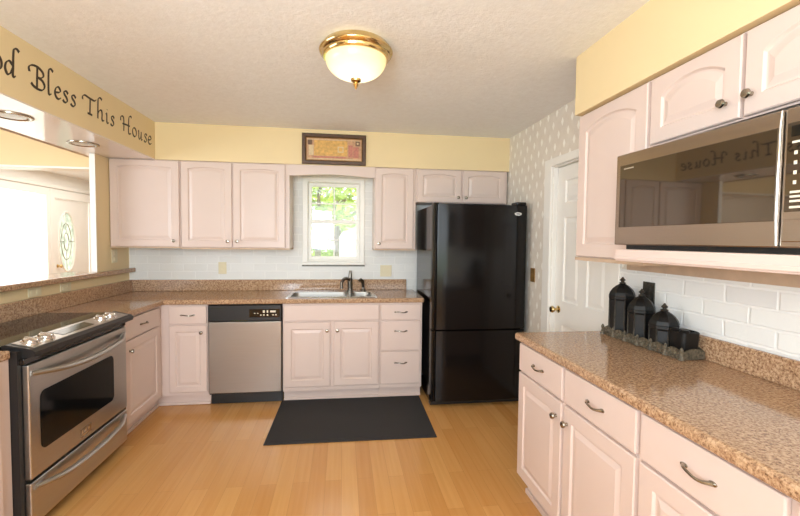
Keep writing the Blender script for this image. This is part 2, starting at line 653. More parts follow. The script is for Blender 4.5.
lf.box((u0, 0.008, wl - 0.035), (u1, DZ - 0.014, wl - 0.0095))
leaf = lf.build('door_leaf', M['white'], dr)
MB(FR(XR)).lathe([(0.028, 0), (0.028, 0.004), (0.011, 0.008), (0.010, 0.03), (0.022, 0.040), (0.027, 0.052), (0.022, 0.064), (0.004, 0.068)], (1.275, 0.91, wl), 2, 20).build('door_knob', M['brass'], leaf, True)

# ------------------------------------------------------------------ kitchen window
wn = sgroup('window_1')
b = MB(FB(0))
b.ring4(-0.40, WZ0 - 0.008, 0.222, WZ1 + 0.035, (0.053, 0.004, 0.050, 0.047), 0.0005, 0.012)
b.ring4(WX0 + 0.001, WZ0 + 0.001, WX1 - 0.001, WZ1 - 0.001, 0.016, -0.09, 0.0)
b.build('window_frame', M['white'], wn)
b = MB(FB(0)).box((-0.405, WZ0 - 0.03, 0.0005), (0.227, WZ0 - 0.009, 0.03), 0.004)
b.build('window_sill', M['white'], wn)
MB(FB(0)).box((-0.405, WZ0 - 0.046, 0.0), (0.227, WZ0 - 0.031, 0.016)).build('sill_dark_strip', M['pewter'], wn)  # dark strip along the wall below the sill
mid = 1.612
for nm, z0, z1, w0 in (('upper_sash', mid - 0.02, WZ1 - 0.017, -0.07), ('lower_sash', WZ0 + 0.017, mid + 0.02, -0.045)):
    s = MB(FB(0))
    x0, x1 = WX0 + 0.017, WX1 - 0.017
    s.ring4(x0, z0, x1, z1, (0.036, 0.038, 0.036, 0.036), w0, w0 + 0.024)
    xm, zm = (x0 + x1) / 2, (z0 + z1) / 2
    s.box((xm - 0.007, z0 + 0.03, w0 + 0.006), (xm + 0.007, z1 - 0.03, w0 + 0.018))
    s.box((x0 + 0.03, zm - 0.007, w0 + 0.0065), (xm - 0.0071, zm + 0.007, w0 + 0.0175)).box((xm + 0.0071, zm - 0.007, w0 + 0.0065), (x1 - 0.03, zm + 0.007, w0 + 0.0175))
    so_ = s.build(nm, M['white'], wn)
    MB(FB(0)).box((x0 + 0.03, z0 + 0.03, w0 + 0.010), (x1 - 0.03, z1 - 0.03, w0 + 0.013)).build('pane', M['glass'], so_)

# ------------------------------------------------------------------ cabinets
def arch_outline(u0, u1, v0, v1, arch, n=14):
    """loop: bottom-left, bottom-right, right shoulder, arched top, left shoulder"""
    def f(t):
        a, b_, c_, d_ = u0 + t, u1 - t, v0 + t, v1 - t
        L = [(a, c_), (b_, c_)]
        for i in range(n + 1):
            s = i / n
            x = b_ + (a - b_) * s
            k = abs(2 * s - 1)
            L.append((x, d_ - arch * k ** 2.2))
        return L
    return f


def door(root, F, u0, u1, v0, v1, arch=0.0, knob=None, stile=0.058, name='door'):
    b = MB(F)
    n = 14
    T = 0.019
    f0 = arch_outline(u0, u1, v0, v1, 0, n)
    fi = arch_outline(u0 + stile, u1 - stile, v0 + stile, v1 - stile + (0.012 if arch else 0), arch, n)
    b.rings([[(x, y, 0) for x, y in f0(0)], [(x, y, T - 0.004) for x, y in f0(0)], [(x, y, T) for x, y in f0(0.004)],
             [(x, y, T) for x, y in fi(0)], [(x, y, T - 0.008) for x, y in fi(0.007)],
             [(x, y, T - 0.008) for x, y in fi(0.013)], [(x, y, T - 0.001) for x, y in fi(0.036)]])
    d = b.build(name, M['cabinet'], root)
    if knob:
        MB(F).lathe([(0.008, T), (0.006, T + 0.010), (0.012, T + 0.014), (0.0155, T + 0.020), (0.013, T + 0.027), (0.004, T + 0.029)],
                    (knob[0], knob[1], 0), 2, 18).build('knob', M['nickel'], d, True)
    return d


def pull(F, u, v, parent, half=0.048, T=0.019):
    b = MB(F)
    pts, rad = [], []
    for i in range(17):
        s = -1 + 2 * i / 16
        h = 0.024 * (1 - abs(s) ** 2.6)
        pts.append((u + s * half, v - 0.0035 * math.sin(s * 3.1), T + 0.002 + h))
        rad.append(0.0042 + 0.0028 * abs(s) ** 3)
    b.tube(pts, rad, 8)
    for s in (-1, 1):
        b.lathe([(0.0085, T - 0.001), (0.0085, T + 0.003), (0.004, T + 0.006)], (u + s * half, v, 0), 2, 12, (1.5, 0.8))
    return b.build('handle', M['nickel'], parent, True)


def drawer(root, F, u0, u1, v0, v1, handle=True, name='drawer', hv=None):
    d = MB(F).box((u0, v0, 0), (u1, v1, 0.019), 0.005, 2).build(name, M['cabinet'], root)
    if handle:
        pull(F, (u0 + u1) / 2, hv or (v0 + v1) / 2, d)
    return d


GB, GU, GR, GRU = 'base cabinets along the back wall', 'wall cabinets along the back wall', 'base cabinets under the right counter', 'wall cabinets on the right wall'
YU = -0.311
YB = -0.621
FBu, FBb = FB(YU), FB(YB)
ZU0, ZU1 = 1.340, 2.121
# corner wall cabinet, one wide door
t = thing('wall_cabinet', 'pale pink-white wall cabinet with one wide door in the left corner beside the pass-through', 'cabinet', (-1.72, -0.15, ZU0), GU)
MB().box((-2.018, YU, ZU0 + 0.012), (-1.439, -0.002, ZU1)).build('body', M['cabinet'], t)
MB().box((-2.0185, YU - 0.018, ZU0), (-1.439, -0.002, ZU0 + 0.012)).build('bottom_rail', M['tan_edge'], t)
door(t, FBu, -2.016, -1.447, ZU0 + 0.014, ZU1 - 0.008, 0.014, (-1.49, 1.405))
# two-door wall cabinet
t = thing('wall_cabinet', 'pale pink-white two-door wall cabinet left of the window', 'cabinet', (-0.96, -0.15, ZU0), GU)
MB().box((-1.437, YU, ZU0 + 0.006), (-0.49, -0.002, ZU1)).build('body', M['cabinet'], t)
MB().box((-1.437, YU - 0.018, ZU0 - 0.008), (-0.49, -0.002, ZU0 + 0.006)).build('bottom_rail', M['tan_edge'], t)
door(t, FBu, -1.43, -0.997, ZU0 + 0.010, ZU1 - 0.008, 0.014, (-1.033, 1.405))
door(t, FBu, -0.985, -0.527, ZU0 + 0.010, ZU1 - 0.008, 0.014, (-0.951, 1.405))
# valance over the window
b = MB(FB(-0.30))
pts = [(-0.49, 2.121), (-0.49, 2.02), (-0.43, 2.02)]
for i in range(13):
    s = i / 12
    pts.append((-0.43 + 0.67 * s, 2.02 + 0.02 * math.sin(math.pi * s)))
pts += [(0.30, 2.02), (0.30, 2.121)]
tag(b.prism(pts, 0, 0.02).build('window_valance', M['cabinet']), 'pale pink-white wooden valance board spanning over the kitchen window', 'valance')
# narrow cabinet right of the window
t = thing('wall_cabinet', 'narrow pale pink-white single-door wall cabinet between window and refrigerator', 'cabinet', (0.5, -0.15, ZU0), GU)
MB().box((0.302, YU, ZU0 + 0.006), (0.697, -0.002, ZU1)).build('body', M['cabinet'], t)
MB().box((0.302, YU - 0.018, ZU0 - 0.006), (0.697, -0.002, ZU0 + 0.006)).build('bottom_rail', M['tan_edge'], t)
door(t, FBu, 0.308, 0.672, ZU0 + 0.010, ZU1 - 0.008, 0.014, (0.343, 1.398))
# cabinet over the refrigerator
t = thing('wall_cabinet', 'short pale pink-white two-door wall cabinet above the black refrigerator', 'cabinet', (1.15, -0.15, 1.8), GU)
MB().box((0.699, YU, 1.80), (1.615, -0.002, ZU1)).build('body', M['cabinet'], t)
door(t, FBu, 0.712, 1.145, 1.806, ZU1 - 0.008, 0.02, (1.112, 1.852), 0.05)
door(t, FBu, 1.163, 1.592, 1.806, ZU1 - 0.008, 0.02, (1.192, 1.852), 0.05)
MB().box((0.699, YU - 0.012, ZU1), (1.615, -0.29, ZU1 + 0.006)).build('top_edge', M['tan_edge'], t)

# base run on the back wall
def base_body(root, x0, x1, y=YB):
    MB().box((x0, y, 0.105), (x1, -0.004, 0.874)).build('body', M['cabinet'], root)


def toe(root, x0, x1, y=-0.555):
    b = MB().box((x0, y, 0.002), (x1, y + 0.03, 0.105)).box((x0, y - 0.014, 0.002), (x1, y, 0.024), 0.003)
    b.build('toe_kick', M['cabinet'], root)


t = thing('base_cabinet', 'pale pink-white corner base cabinet left of the dishwasher, one drawer over one door', 'cabinet', (-1.5, -0.3, 0), GB)
base_body(t, -2.0, -1.122)
MB().box((-1.58, -0.62, 0.002), (-1.55, -0.53, 0.105)).box((-1.55, -0.62, 0.002), (-1.536, -0.57, 0.024)).build('toe_return', M['cabinet'], t)
toe(t, -1.55, -1.122)
drawer(t, FBb, -1.425, -1.128, 0.715, 0.862)
door(t, FBb, -1.425, -1.128, 0.135, 0.700, 0, (-1.168, 0.642), 0.05)

t = thing('base_cabinet', 'pale pink-white sink base cabinet with two doors below the sink', 'cabinet', (-0.1, -0.3, 0), GB)
bb = MB().box((-0.508, YB, 0.105), (0.331, YB + 0.02, 0.874)).box((-0.508, YB + 0.02, 0.105), (-0.49, -0.004, 0.874)).box((0.313, YB + 0.02, 0.105), (0.331, -0.004, 0.874)).box((-0.49, YB + 0.02, 0.105), (0.313, -0.004, 0.125))
bb.build('body', M['cabinet'], t)
toe(t, -0.508, 0.331)
drawer(t, FBb, -0.500, 0.322, 0.725, 0.862, False, 'false_front')
door(t, FBb, -0.497, -0.103, 0.145, 0.712, 0, (-0.131, 0.638))
door(t, FBb, -0.072, 0.320, 0.145, 0.712, 0, (-0.042, 0.638))

t = thing('base_cabinet', 'pale pink-white three-drawer base cabinet between sink and refrigerator', 'cabinet', (0.52, -0.3, 0), GB)
base_body(t, 0.333, 0.714)
toe(t, 0.333, 0.716)
drawer(t, FBb, 0.340, 0.698, 0.724, 0.862)
drawer(t, FBb, 0.340, 0.698, 0.447, 0.712, hv=0.622)
drawer(t, FBb, 0.340, 0.698, 0.145, 0.435, hv=0.335)

# left run
XLF = -1.494
FLb = FL(XLF)
t = thing('base_cabinet', 'pale pink-white base cabinet between the steel range and the left corner', 'cabinet', (-1.75, -0.95, 0))
MB().box((-2.018, -1.243, 0.105), (XLF, -0.6225, 0.874)).build('body', M['cabinet'], t)
MB().box((-1.58, -1.243, 0.002), (-1.55, -0.6225, 0.105)).box((-1.55, -1.243, 0.002), (-1.536, -0.6225, 0.024), 0.003).build('toe_kick', M['cabinet'], t)
drawer(t, FLb, -1.232, -0.690, 0.722, 0.862)
door(t, FLb, -1.232, -0.690, 0.118, 0.708, 0, (-1.175, 0.635))

t = thing('base_cabinet', 'pale pink-white base cabinet at the near side of the steel range', 'cabinet', (-1.75, -2.6, 0))
MB().box((-2.018, -3.1, 0.105), (XLF - 0.005, -2.196, 0.874)).build('body', M['cabinet'], t)
MB().box((-1.58, -3.1, 0.002), (-1.55, -2.196, 0.105)).build('toe_kick', M['cabinet'], t)
for a, b_ in ((-2.68, -2.27), (-3.09, -2.69)):
    drawer(t, FL(XLF - 0.005), a, b_, 0.722, 0.862)
    door(t, FL(XLF - 0.005), a, b_, 0.118, 0.708, 0, None)

# right run of base cabinets
XRC = 1.009
FRb = FR(XRC)
y0 = 2.074
w = 0.48
for i, lab in enumerate(('pale pink-white two-door two-drawer base cabinet at the far end of the right counter', 'pale pink-white base cabinet at the near end of the right counter, cut by the frame')):
    a = y0 + 2 * w * i
    t = thing('base_cabinet', lab, 'cabinet', (1.3, -(a + w), 0), GR)
    MB(FRb).box((a, 0.105, -0.60), (a + 2 * w - 0.002, 0.874, 0)).build('body', M['cabinet'], t)
    MB(FRb).box((a + 0.02, 0.002, -0.075), (a + 2 * w - 0.002, 0.105, -0.045)).box((a + 0.02, 0.002, -0.045), (a + 2 * w - 0.002, 0.03, -0.03), 0.003).build('toe_kick', M['cabinet'], t)
    for k in range(2):
        c0 = a + k * w
        drawer(t, FRb, c0 + 0.008, c0 + w - 0.014, 0.712, 0.865)
        door(t, FRb, c0 + 0.008, c0 + w - 0.014, 0.115, 0.700, 0, (c0 + w - 0.055 if k == 0 else c0 + 0.040, 0.625), 0.062)

# wall cabinets on the right
XRU = 1.307
FRu = FR(XRU)
t = thing('wall_cabinet', 'tall pale pink-white wall cabinet with arched panel left of the microwave', 'cabinet', (1.45, -2.4, ZU0), GRU)
MB(FRu).box((2.115, ZU0 + 0.012, -0.32), (2.648, 2.128, 0)).build('body', M['cabinet'], t)
MB(FRu).box((2.115, ZU0 - 0.006, -0.32), (2.648, ZU0 + 0.012, 0.017)).build('bottom_rail', M['tan_edge'], t)
door(t, FRu, 2.122, 2.640, ZU0 + 0.016, 2.120, 0.042, None, 0.066)
t = thing('wall_cabinet', 'short pale pink-white two-door wall cabinet directly above the microwave', 'cabinet', (1.45, -3.07, 1.84), GRU)
MB(FRu).box((2.650, 1.842, -0.32), (3.488, 2.128, 0)).build('body', M['cabinet'], t)
door(t, FRu, 2.660, 3.062, 1.848, 2.120, 0.042, (3.012, 1.908), 0.058)
door(t, FRu, 3.076, 3.480, 1.848, 2.120, 0.042, (3.102, 1.912), 0.058)
# microwave shelf
b = MB()
b.box((1.155, -3.52, 1.356), (1.615, -2.650, 1.406), 0.003)
b.box((1.148, -3.519, 1.362), (1.158, -2.652, 1.378), 0.003)
tag(b.build('microwave_shelf', M['cabinet']), 'pale pink-white shelf board carrying the microwave', 'shelf')

# ------------------------------------------------------------------ worktops
Z0, Z1 = 0.876, 0.917
t = thing('countertop', 'brown speckled L-shaped countertop holding the sink along back and left walls', 'countertop', (-0.6, -0.3, Z0))
b = MB()
SX0, SX1, SY0, SY1 = -0.47, 0.285, -0.545, -0.125
b.box((-2.018, SY1, Z0), (0.727, -0.003, Z1))
b.box((-2.018, -0.649, Z0), (0.727, SY0, Z1), 0.010, 3)
b.box((-2.018, SY0 - 0.01, Z0 + 0.001), (SX0, SY1 + 0.001, Z1)).box((SX1, SY0 - 0.01, Z0 + 0.001), (0.727, SY1 + 0.001, Z1))
b.box((-2.018, -1.243, Z0), (-1.462, -0.62, Z1), 0.010, 3)
b.build('top', M['laminate'], t)
MB().box((-2.018, -0.024, Z1), (0.66, -0.003, 1.026), 0.004).box((-2.018, -2.19, Z1), (-1.985, -0.02, 1.028), 0.004).build('backsplash', M['laminate'], t)
t = thing('countertop', 'brown speckled countertop end at near side of the range, at the left edge', 'countertop', (-1.75, -2.6, Z0))
MB().box((-2.018, -3.12, Z0), (-1.485, -2.198, Z1), 0.010, 3).build('top', M['laminate'], t)
MB().box((-2.018, -3.12, Z1), (-1.98, -2.198, 1.028), 0.004).build('backsplash', M['laminate'], t)
t = thing('countertop', 'long brown speckled countertop on the right holding the black lantern canisters', 'countertop', (1.3, -3.0, Z0))
MB().box((0.972, -4.02, Z0), (1.616, -2.050, Z1), 0.012, 3).build('top', M['laminate'], t)
MB().box((1.597, -4.02, Z1), (1.616, -2.052, 1.020), 0.004).build('backsplash', M['laminate'], t)
tag(MB().box((-2.24, -4.58, 1.103), (-1.962, -0.53, 1.142), 0.008, 3).box((-2.003, -0.54, 1.103), (-1.962, -0.004, 1.142), 0.006, 2).build('bar_ledge', M['laminate']),
    'narrow brown speckled bar ledge on top of the left half wall', 'ledge')

# ------------------------------------------------------------------ sink and faucet
t = thing('sink', 'stainless steel double-bowl sink set in the back countertop', 'sink', (-0.09, -0.34, Z1))
rz = Z1 + 0.004


def rrect(x0, x1, y0, y1, r, z, n=5):
    L = []
    for cx, cy, a0 in ((x1 - r, y1 - r, 0), (x0 + r, y1 - r, 90), (x0 + r, y0 + r, 180), (x1 - r, y0 + r, 270)):
        for i in range(n + 1):
            a = R(a0 + 90 * i / n)
            L.append((cx + r * math.cos(a), cy + r * math.sin(a), z))
    return L


bowls = [(-0.455, 0.045, -0.53, -0.19), (0.085, 0.268, -0.53, -0.19)]
rim = MB()
# rim strips around and between the bowls
rim.rings([rrect(-0.498, 0.315, -0.578, -0.095, 0.03, Z1 + 0.0005), rrect(-0.492, 0.309, -0.572, -0.101, 0.03, rz)], cap0=False, cap1=False)
for (x0, x1, yy0, yy1) in ((-0.492, 0.309, -0.572, -0.53), (-0.492, 0.309, -0.19, -0.101), (-0.492, -0.455, -0.53, -0.19), (0.045, 0.085, -0.53, -0.19), (0.268, 0.309, -0.53, -0.19)):
    rim.box((x0 + (0.004 if x0 < -0.49 else 0), yy0, rz - 0.003), (x1 - (0.004 if x1 > 0.3 else 0), yy1, rz))
rim.build('rim', M['steel_sink'], t)
for x0, x1, yy0, yy1 in bowls:
    bo = MB().rings([rrect(x0, x1, yy0, yy1, 0.012, rz), rrect(x0, x1, yy0, yy1, 0.05, rz - 0.012), rrect(x0 + 0.01, x1 - 0.01, yy0 + 0.01, yy1 - 0.01, 0.055, rz - 0.14), rrect(x0 + 0.04, x1 - 0.04, yy0 + 0.04, yy1 - 0.04, 0.05, rz - 0.16)], cap0=False).build('bowl', M['steel_bowl'], t, True)
    MB().lathe([(0.04, rz - 0.159), (0.04, rz - 0.157), (0.02, rz - 0.1565)], ((x0 + x1) / 2, -0.36, 0)).build('drain', M['chrome'], bo, True)

fx, fy = 0.075, -0.145
t = thing('faucet', 'brushed nickel gooseneck faucet with top lever behind the sink', 'faucet', (fx, fy, rz))
MB().lathe([(0.034, rz), (0.034, rz + 0.006), (0.026, rz + 0.012), (0.024, rz + 0.05), (0.027, rz + 0.062), (0.022, rz + 0.10), (0.025, rz + 0.112), (0.018, rz + 0.13), (0.008, rz + 0.14)], (fx, fy, 0), 2, 20).build('body', M['faucetmetal'], t, True)
pts = []
for i in range(15):
    a = math.pi * (0.0 + 1.08 * i / 14)
    pts.append((fx - 0.042 + 0.042 * math.cos(a), fy - 0.06 + 0.06 * math.cos(a), rz + 0.082 + 0.050 * math.sin(a)))
pts.append((pts[-1][0], pts[-1][1], rz + 0.04))
MB().tube(pts, [0.016] * 10 + [0.015] * 5 + [0.017], 12).build('spout', M['faucetmetal'], t, True)
MB().tube([(fx, fy, rz + 0.13), (fx + 0.002, fy + 0.004, rz + 0.165), (fx + 0.004, fy + 0.006, rz + 0.205)], [0.017, 0.018, 0.012], 10).build('lever', M['faucetmetal'], t, True)
sx = 0.205
t = thing('sink_sprayer', 'brushed nickel side spray wand right of the faucet', 'sprayer', (sx, fy, rz))
MB().lathe([(0.025, rz), (0.024, rz + 0.008), (0.015, rz + 0.02), (0.014, rz + 0.035)], (sx, fy, 0), 2, 16).build('base', M['faucetmetal'], t, True)
MB().tube([(sx, fy, rz + 0.03), (sx, fy, rz + 0.07), (sx - 0.006, fy - 0.008, rz + 0.10), (sx - 0.025, fy - 0.025, rz + 0.115), (sx - 0.042, fy - 0.04, rz + 0.108)], [0.013, 0.016, 0.018, 0.018, 0.014], 12).build('head', M['faucetmetal'], t, True)

# ------------------------------------------------------------------ dishwasher
t = thing('dishwasher', 'stainless steel dishwasher with black control strip in the back run', 'dishwasher', (-0.815, -0.3, 0))
MB().box((-1.115, -0.615, 0.1), (-0.515, -0.03, 0.868)).build('body', M['dark_gap'], t)
MB(FB(-0.616)).box((-1.112, 0.118, 0), (-0.517, 0.728, 0.034), 0.006, 3).build('door', M['steel_dw'], t)
cp = MB(FB(-0.616)).box((-1.112, 0.732, 0), (-0.517, 0.868, 0.038), 0.006, 3).build('control_panel', M['dark_gap'], t)
MB(FB(-0.616)).box((-0.78, 0.766, 0.037), (-0.528, 0.836, 0.0395), 0.001).build('keypad_overlay', M['blackglass'], cp)
MB(FB(-0.616)).box((-0.93, 0.733, 0.036), (-0.79, 0.744, 0.0405), 0.001).build('latch', M['display'], cp)
for (u, v, ww, hh) in [(-0.735, 0.80, .01, .006), (-0.71, 0.80, .01, .006), (-0.66, 0.815, .016, .02), (-0.63, 0.815, .012, .02), (-0.63, 0.785, .012, .012), (-0.66, 0.785, .012, .010), (-0.685, 0.785, .01, .008), (-0.585, 0.815, .045, .016), (-0.585, 0.785, .014, .008), (-0.56, 0.785, .014, .008)]:
    MB(FB(-0.616)).box((u - ww / 2, v - hh / 2, 0.039), (u + ww / 2, v + hh / 2, 0.0415)).build('button', M['button'], cp)
MB(FB(-0.616)).box((-1.085, 0.842, 0.0375), (-0.97, 0.849, 0.0390)).build('nameplate', M['display'], cp)
MB(FB(-0.56)).box((-1.112, 0.004, 0), (-0.517, 0.112, 0.012)).build('kick_panel', M['dark_gap'], t)

# ------------------------------------------------------------------ range
t = thing('range', 'stainless steel slide-in range with black sides on the left', 'range', (-1.7, -1.72, 0))
ry0, ry1 = -2.192, -1.250
MB().box((-1.965, ry0, 0.045), (-1.468, ry1, 0.905)).box((-1.9, ry0 + 0.05, 0.002), (-1.52, ry1 - 0.05, 0.05)).build('body', M['dark_gap'], t)
MB().box((-1.972, ry0 + 0.028, 0.905), (-1.545, ry1 + 0.003, 0.925), 0.005).build('cooktop', M['blackglass'], t)
# sloping control panel
prof = [(-1.55, 0.905), (-1.55, 0.928), (-1.535, 0.932), (-1.425, 0.908), (-1.412, 0.895), (-1.415, 0.872), (-1.46, 0.868)]
cp = MB().rings([[(x, y, z) for x, z in prof] for y in (ry0 + 0.028, ry1 + 0.003)]).build('control_panel', M['dark_gap'], t)
dx, dz = (-1.425 + 1.535), (0.908 - 0.932)
ln = math.hypot(dx, dz)
FP = frame((-1.535, 0, 0.932), (0, 1, 0), (-dx / ln, 0, -dz / ln), (-dz / ln, 0, dx / ln))
MB(FP).box((ry0 + 0.055, -0.106, 0), (ry1 - 0.03, -0.006, 0.003), 0.001).build('panel_trim', M['steel'], cp)
for y in (-2.085, -1.985, -1.500, -1.400):
    MB(FP).lathe([(0.040, 0.003), (0.039, 0.008), (0.033, 0.010), (0.031, 0.020), (0.026, 0.023), (0.003, 0.023)], (y, -0.055, 0), 2, 20).box((y - 0.006, -0.085, 0.012), (y + 0.006, -0.025, 0.028), 0.003).build('control_knob', M['chrome'], cp, True)
MB(FP).box((-1.90, -0.085, 0.003), (-1.62, -0.025, 0.0045), 0.0005).build('display', M['display'], cp)
FO = FL(-1.468)
od = MB(FO).box((ry0 + 0.026, 0.288, 0), (ry1 - 0.045, 0.835, 0.030), 0.006, 3).build('oven_door', M['steel'], t)
MB(FO).box((ry0 + 0.01, 0.84, 0), (ry1 - 0.03, 0.868, 0.022), 0.003).build('vent_strip', M['blackglass'], t)
poly = []
for cx_, cz_, a0 in ((-1.49, 0.655, 0), (-2.065, 0.655, 90), (-2.065, 0.435, 180), (-1.49, 0.435, 270)):
    for i in range(7):
        a = R(a0 + 15 * i)
        poly.append((cx_ + 0.034 * math.cos(a), cz_ + 0.034 * math.sin(a)))
MB(FO).prism(poly, 0.029, 0.0325).build('oven_window', M['ovenglass'], od)


def bowed(F, y0, y1, z, sag, out, name, parent):
    pts, rad = [], []
    for i in range(25):
        s = i / 24
        k = math.sin(math.pi * s)
        pts.append((y0 + (y1 - y0) * s, z - sag * k, 0.027 + out * min(1, k * 2.2) * (0.75 + 0.25 * k)))
        rad.append(0.015 - 0.003 * (1 - k))
    return MB(F).tube(pts, rad, 12, 1.25).build(name, M['steel'], parent, True)


bowed(FO, ry0 + 0.042, ry1 - 0.07, 0.792, 0.035, 0.055, 'handle', od)
MB(FO).box((-1.80, 0.315, 0.030), (-1.70, 0.36, 0.032)).build('badge', M['nickel'], od)
MB(FO).box((-1.793, 0.322, 0.0315), (-1.735, 0.328, 0.0335)).box((-1.79, 0.332, 0.0315), (-1.78, 0.352, 0.0335)).box((-1.765, 0.335, 0.0315), (-1.75, 0.350, 0.0335)).box((-1.735, 0.335, 0.0315), (-1.72, 0.350, 0.0335)).build('badge_mark', M['chrome'], od)
wd = MB(FO).box((ry0 + 0.026, 0.062, 0), (ry1 - 0.045, 0.272, 0.028), 0.006, 3).build('warming_drawer', M['steel'], t)
bowed(FO, ry0 + 0.050, ry1 - 0.075, 0.242, 0.028, 0.05, 'handle', wd)

# ------------------------------------------------------------------ refrigerator
t = thing('refrigerator', 'tall gloss black bottom-freezer refrigerator against the right end of the back wall', 'refrigerator', (1.165, -0.45, 0))
fx0, fx1 = 0.748, 1.582
MB().box((fx0 + 0.006, -0.79, 0.03), (fx1 - 0.006, -0.10, 1.735), 0.006).build('body', M['fridge'], t)
F = FB(-0.796)


def fdoor(z0, z1, name):
    prof = [(fx0, 0.0), (fx0, 0.055), (fx0 + 0.004, 0.068), (fx0 + 0.018, 0.074), (fx0 + 0.026, 0.060), (fx0 + 0.034, 0.060), (fx0 + 0.042, 0.076)]
    for i in range(9):
        s = i / 8
        prof.append((fx0 + 0.05 + (fx1 - fx0 - 0.07) * s, 0.078 + 0.010 * math.sin(math.pi * s)))
    prof += [(fx1 - 0.008, 0.074), (fx1, 0.06), (fx1, 0.0)]
    return MB(F).rings([[(u, z0, w_) for u, w_ in prof], [(u, z0 + 0.004, w_) for u, w_ in prof], [(u, z1 - 0.004, w_) for u, w_ in prof], [(u, z1, w_) for u, w_ in prof]]).build(name, M['fridge'], t, True)


ud = fdoor(0.678, 1.742, 'fresh_food_door')
ld = fdoor(0.058, 0.664, 'freezer_door')
MB(F).lathe([(0.0, 0.086), (0.030, 0.086), (0.028, 0.0895), (0.0, 0.0895)], (1.490, 1.668, 0), 2, 24, (1.15, 0.5)).build('badge', M['badge'], ud, True)
MB(F).box((1.474, 1.664, 0.089), (1.506, 1.672, 0.0905)).build('badge_mark', M['dkglass'], ud)
MB(F).box((fx1 - 0.10, 1.742, -0.05), (fx1 - 0.01, 1.772, 0.07), 0.008).build('hinge_cover', M['fridge'], t)
MB(F).box((fx0 + 0.01, 1.742, 0.0), (fx0 + 0.05, 1.752, 0.07), 0.004).build('door_cap', M['fridge'], t)
MB(F).box((fx0 + 0.005, 0.012, -0.02), (fx1 - 0.005, 0.052, 0.03), 0.004).build('grille', M['dark_gap'], t)
for x in (fx0 + 0.05, fx1 - 0.05):
    for y in (-0.72, -0.2):
        MB().lathe([(0.02, 0.001), (0.02, 0.03)], (x, y, 0), 2, 12).build('foot', M['dark_gap'], t)

# ------------------------------------------------------------------ microwave
t = thing('microwave', 'stainless steel microwave with dark mirrored window on the right shelf', 'microwave', (1.4, -3.05, 1.406))
t.rotation_euler = (0, 0, R(2.8))
XM = 1.185
F = FR(XM)
m0, m1 = 2.645, 3.405
ms = 3.288
MB(F).box((m0 + 0.004, 1.424, -0.40), (m1 - 0.004, 1.793, 0.0)).build('body', M['dark_gap'], t)
MB(F).box((m0 + 0.02, 1.4065, -0.38), (m1 - 0.02, 1.424, -0.02)).build('foot_plate', M['dark_gap'], t)
md = MB(F).box((m0, 1.424, 0), (ms, 1.796, 0.022), 0.004, 2).build('door', M['steel_mw'], t)
MB(F).box((m0 + 0.024, 1.497, 0.021), (ms - 0.012, 1.750, 0.0235), 0.001).build('window', M['mwglass'], md)
MB(F).box((m0 + 0.046, 1.732, 0.023), (m0 + 0.10, 1.737, 0.0242)).build('nameplate', M['badge'], md)
MB(F).tube([(ms - 0.004, 1.43, 0.022), (ms - 0.004, 1.50, 0.026), (ms - 0.004, 1.64, 0.027), (ms - 0.004, 1.75, 0.026), (ms - 0.004, 1.793, 0.022)], 0.0032, 10).build('handle', M['chrome'], md, True)
pn = MB(F).box((ms + 0.004, 1.424, 0), (m1, 1.796, 0.022), 0.004, 2).build('control_panel', M['steel_mw'], t)
MB(F).box((ms + 0.012, 1.52, 0.0215), (m1 - 0.006, 1.755, 0.0232), 0.001).build('keypad_plate', M['mwglass'], pn)
MB(F).box((ms + 0.022, 1.718, 0.0228), (m1 - 0.014, 1.746, 0.0242), 0.001).build('display', M['blackglass'], pn)
for r_ in range(4):
    for c_ in range(3):
        u = ms + 0.035 + c_ * 0.026
        v = 1.675 - r_ * 0.026
        MB(F).box((u - 0.004, v - 0.005, 0.0228), (u + 0.004, v + 0.005, 0.0240), 0.0005).build('button', M['button'], pn)
for v in (1.703, 1.572, 1.560, 1.548, 1.532):
    MB(F).box((ms + 0.025, v - 0.003, 0.0228), (m1 - 0.03, v + 0.003, 0.0240), 0.0005).build('button', M['button'], pn)
MB(F).box((ms + 0.012, 1.440, 0.0215), (m1 - 0.008, 1.500, 0.027), 0.002).build('door_release', M['steel_mw'], pn)

# ------------------------------------------------------------------ ceiling lamp
lx, ly = 0.065, -2.055
t = thing('ceiling_lamp', 'round brass flush-mount ceiling lamp with lit frosted glass dome', 'lamp', (lx, ly, ZC))
MB().lathe([(0.06, ZC), (0.165, ZC), (0.172, ZC - 0.006), (0.180, ZC - 0.018), (0.188, ZC - 0.026), (0.192, ZC - 0.036), (0.188, ZC - 0.046), (0.176, ZC - 0.054), (0.174, ZC - 0.064), (0.168, ZC - 0.072), (0.156, ZC - 0.072), (0.154, ZC - 0.05), (0.06, ZC - 0.03)], (lx, ly, 0), 2, 48).build('rim', M['brass'], t, True)
prof = []
for i in range(13):
    a = R(90) * i / 12
    prof.append((0.158 * math.cos(a) ** 0.85 + 0.002, ZC - 0.066 - 0.108 * math.sin(a)))
MB().lathe(prof, (lx, ly, 0), 2, 40).build('glass_dome', M['dome'], t, True)
zb = ZC - 0.176
MB().lathe([(0.003, zb + 0.006), (0.028, zb + 0.002), (0.026, zb - 0.008), (0.013, zb - 0.015), (0.016, zb - 0.024), (0.010, zb - 0.036), (0.003, zb - 0.050)], (lx, ly, 0), 2, 18).build('finial', M['brass'], t, True)

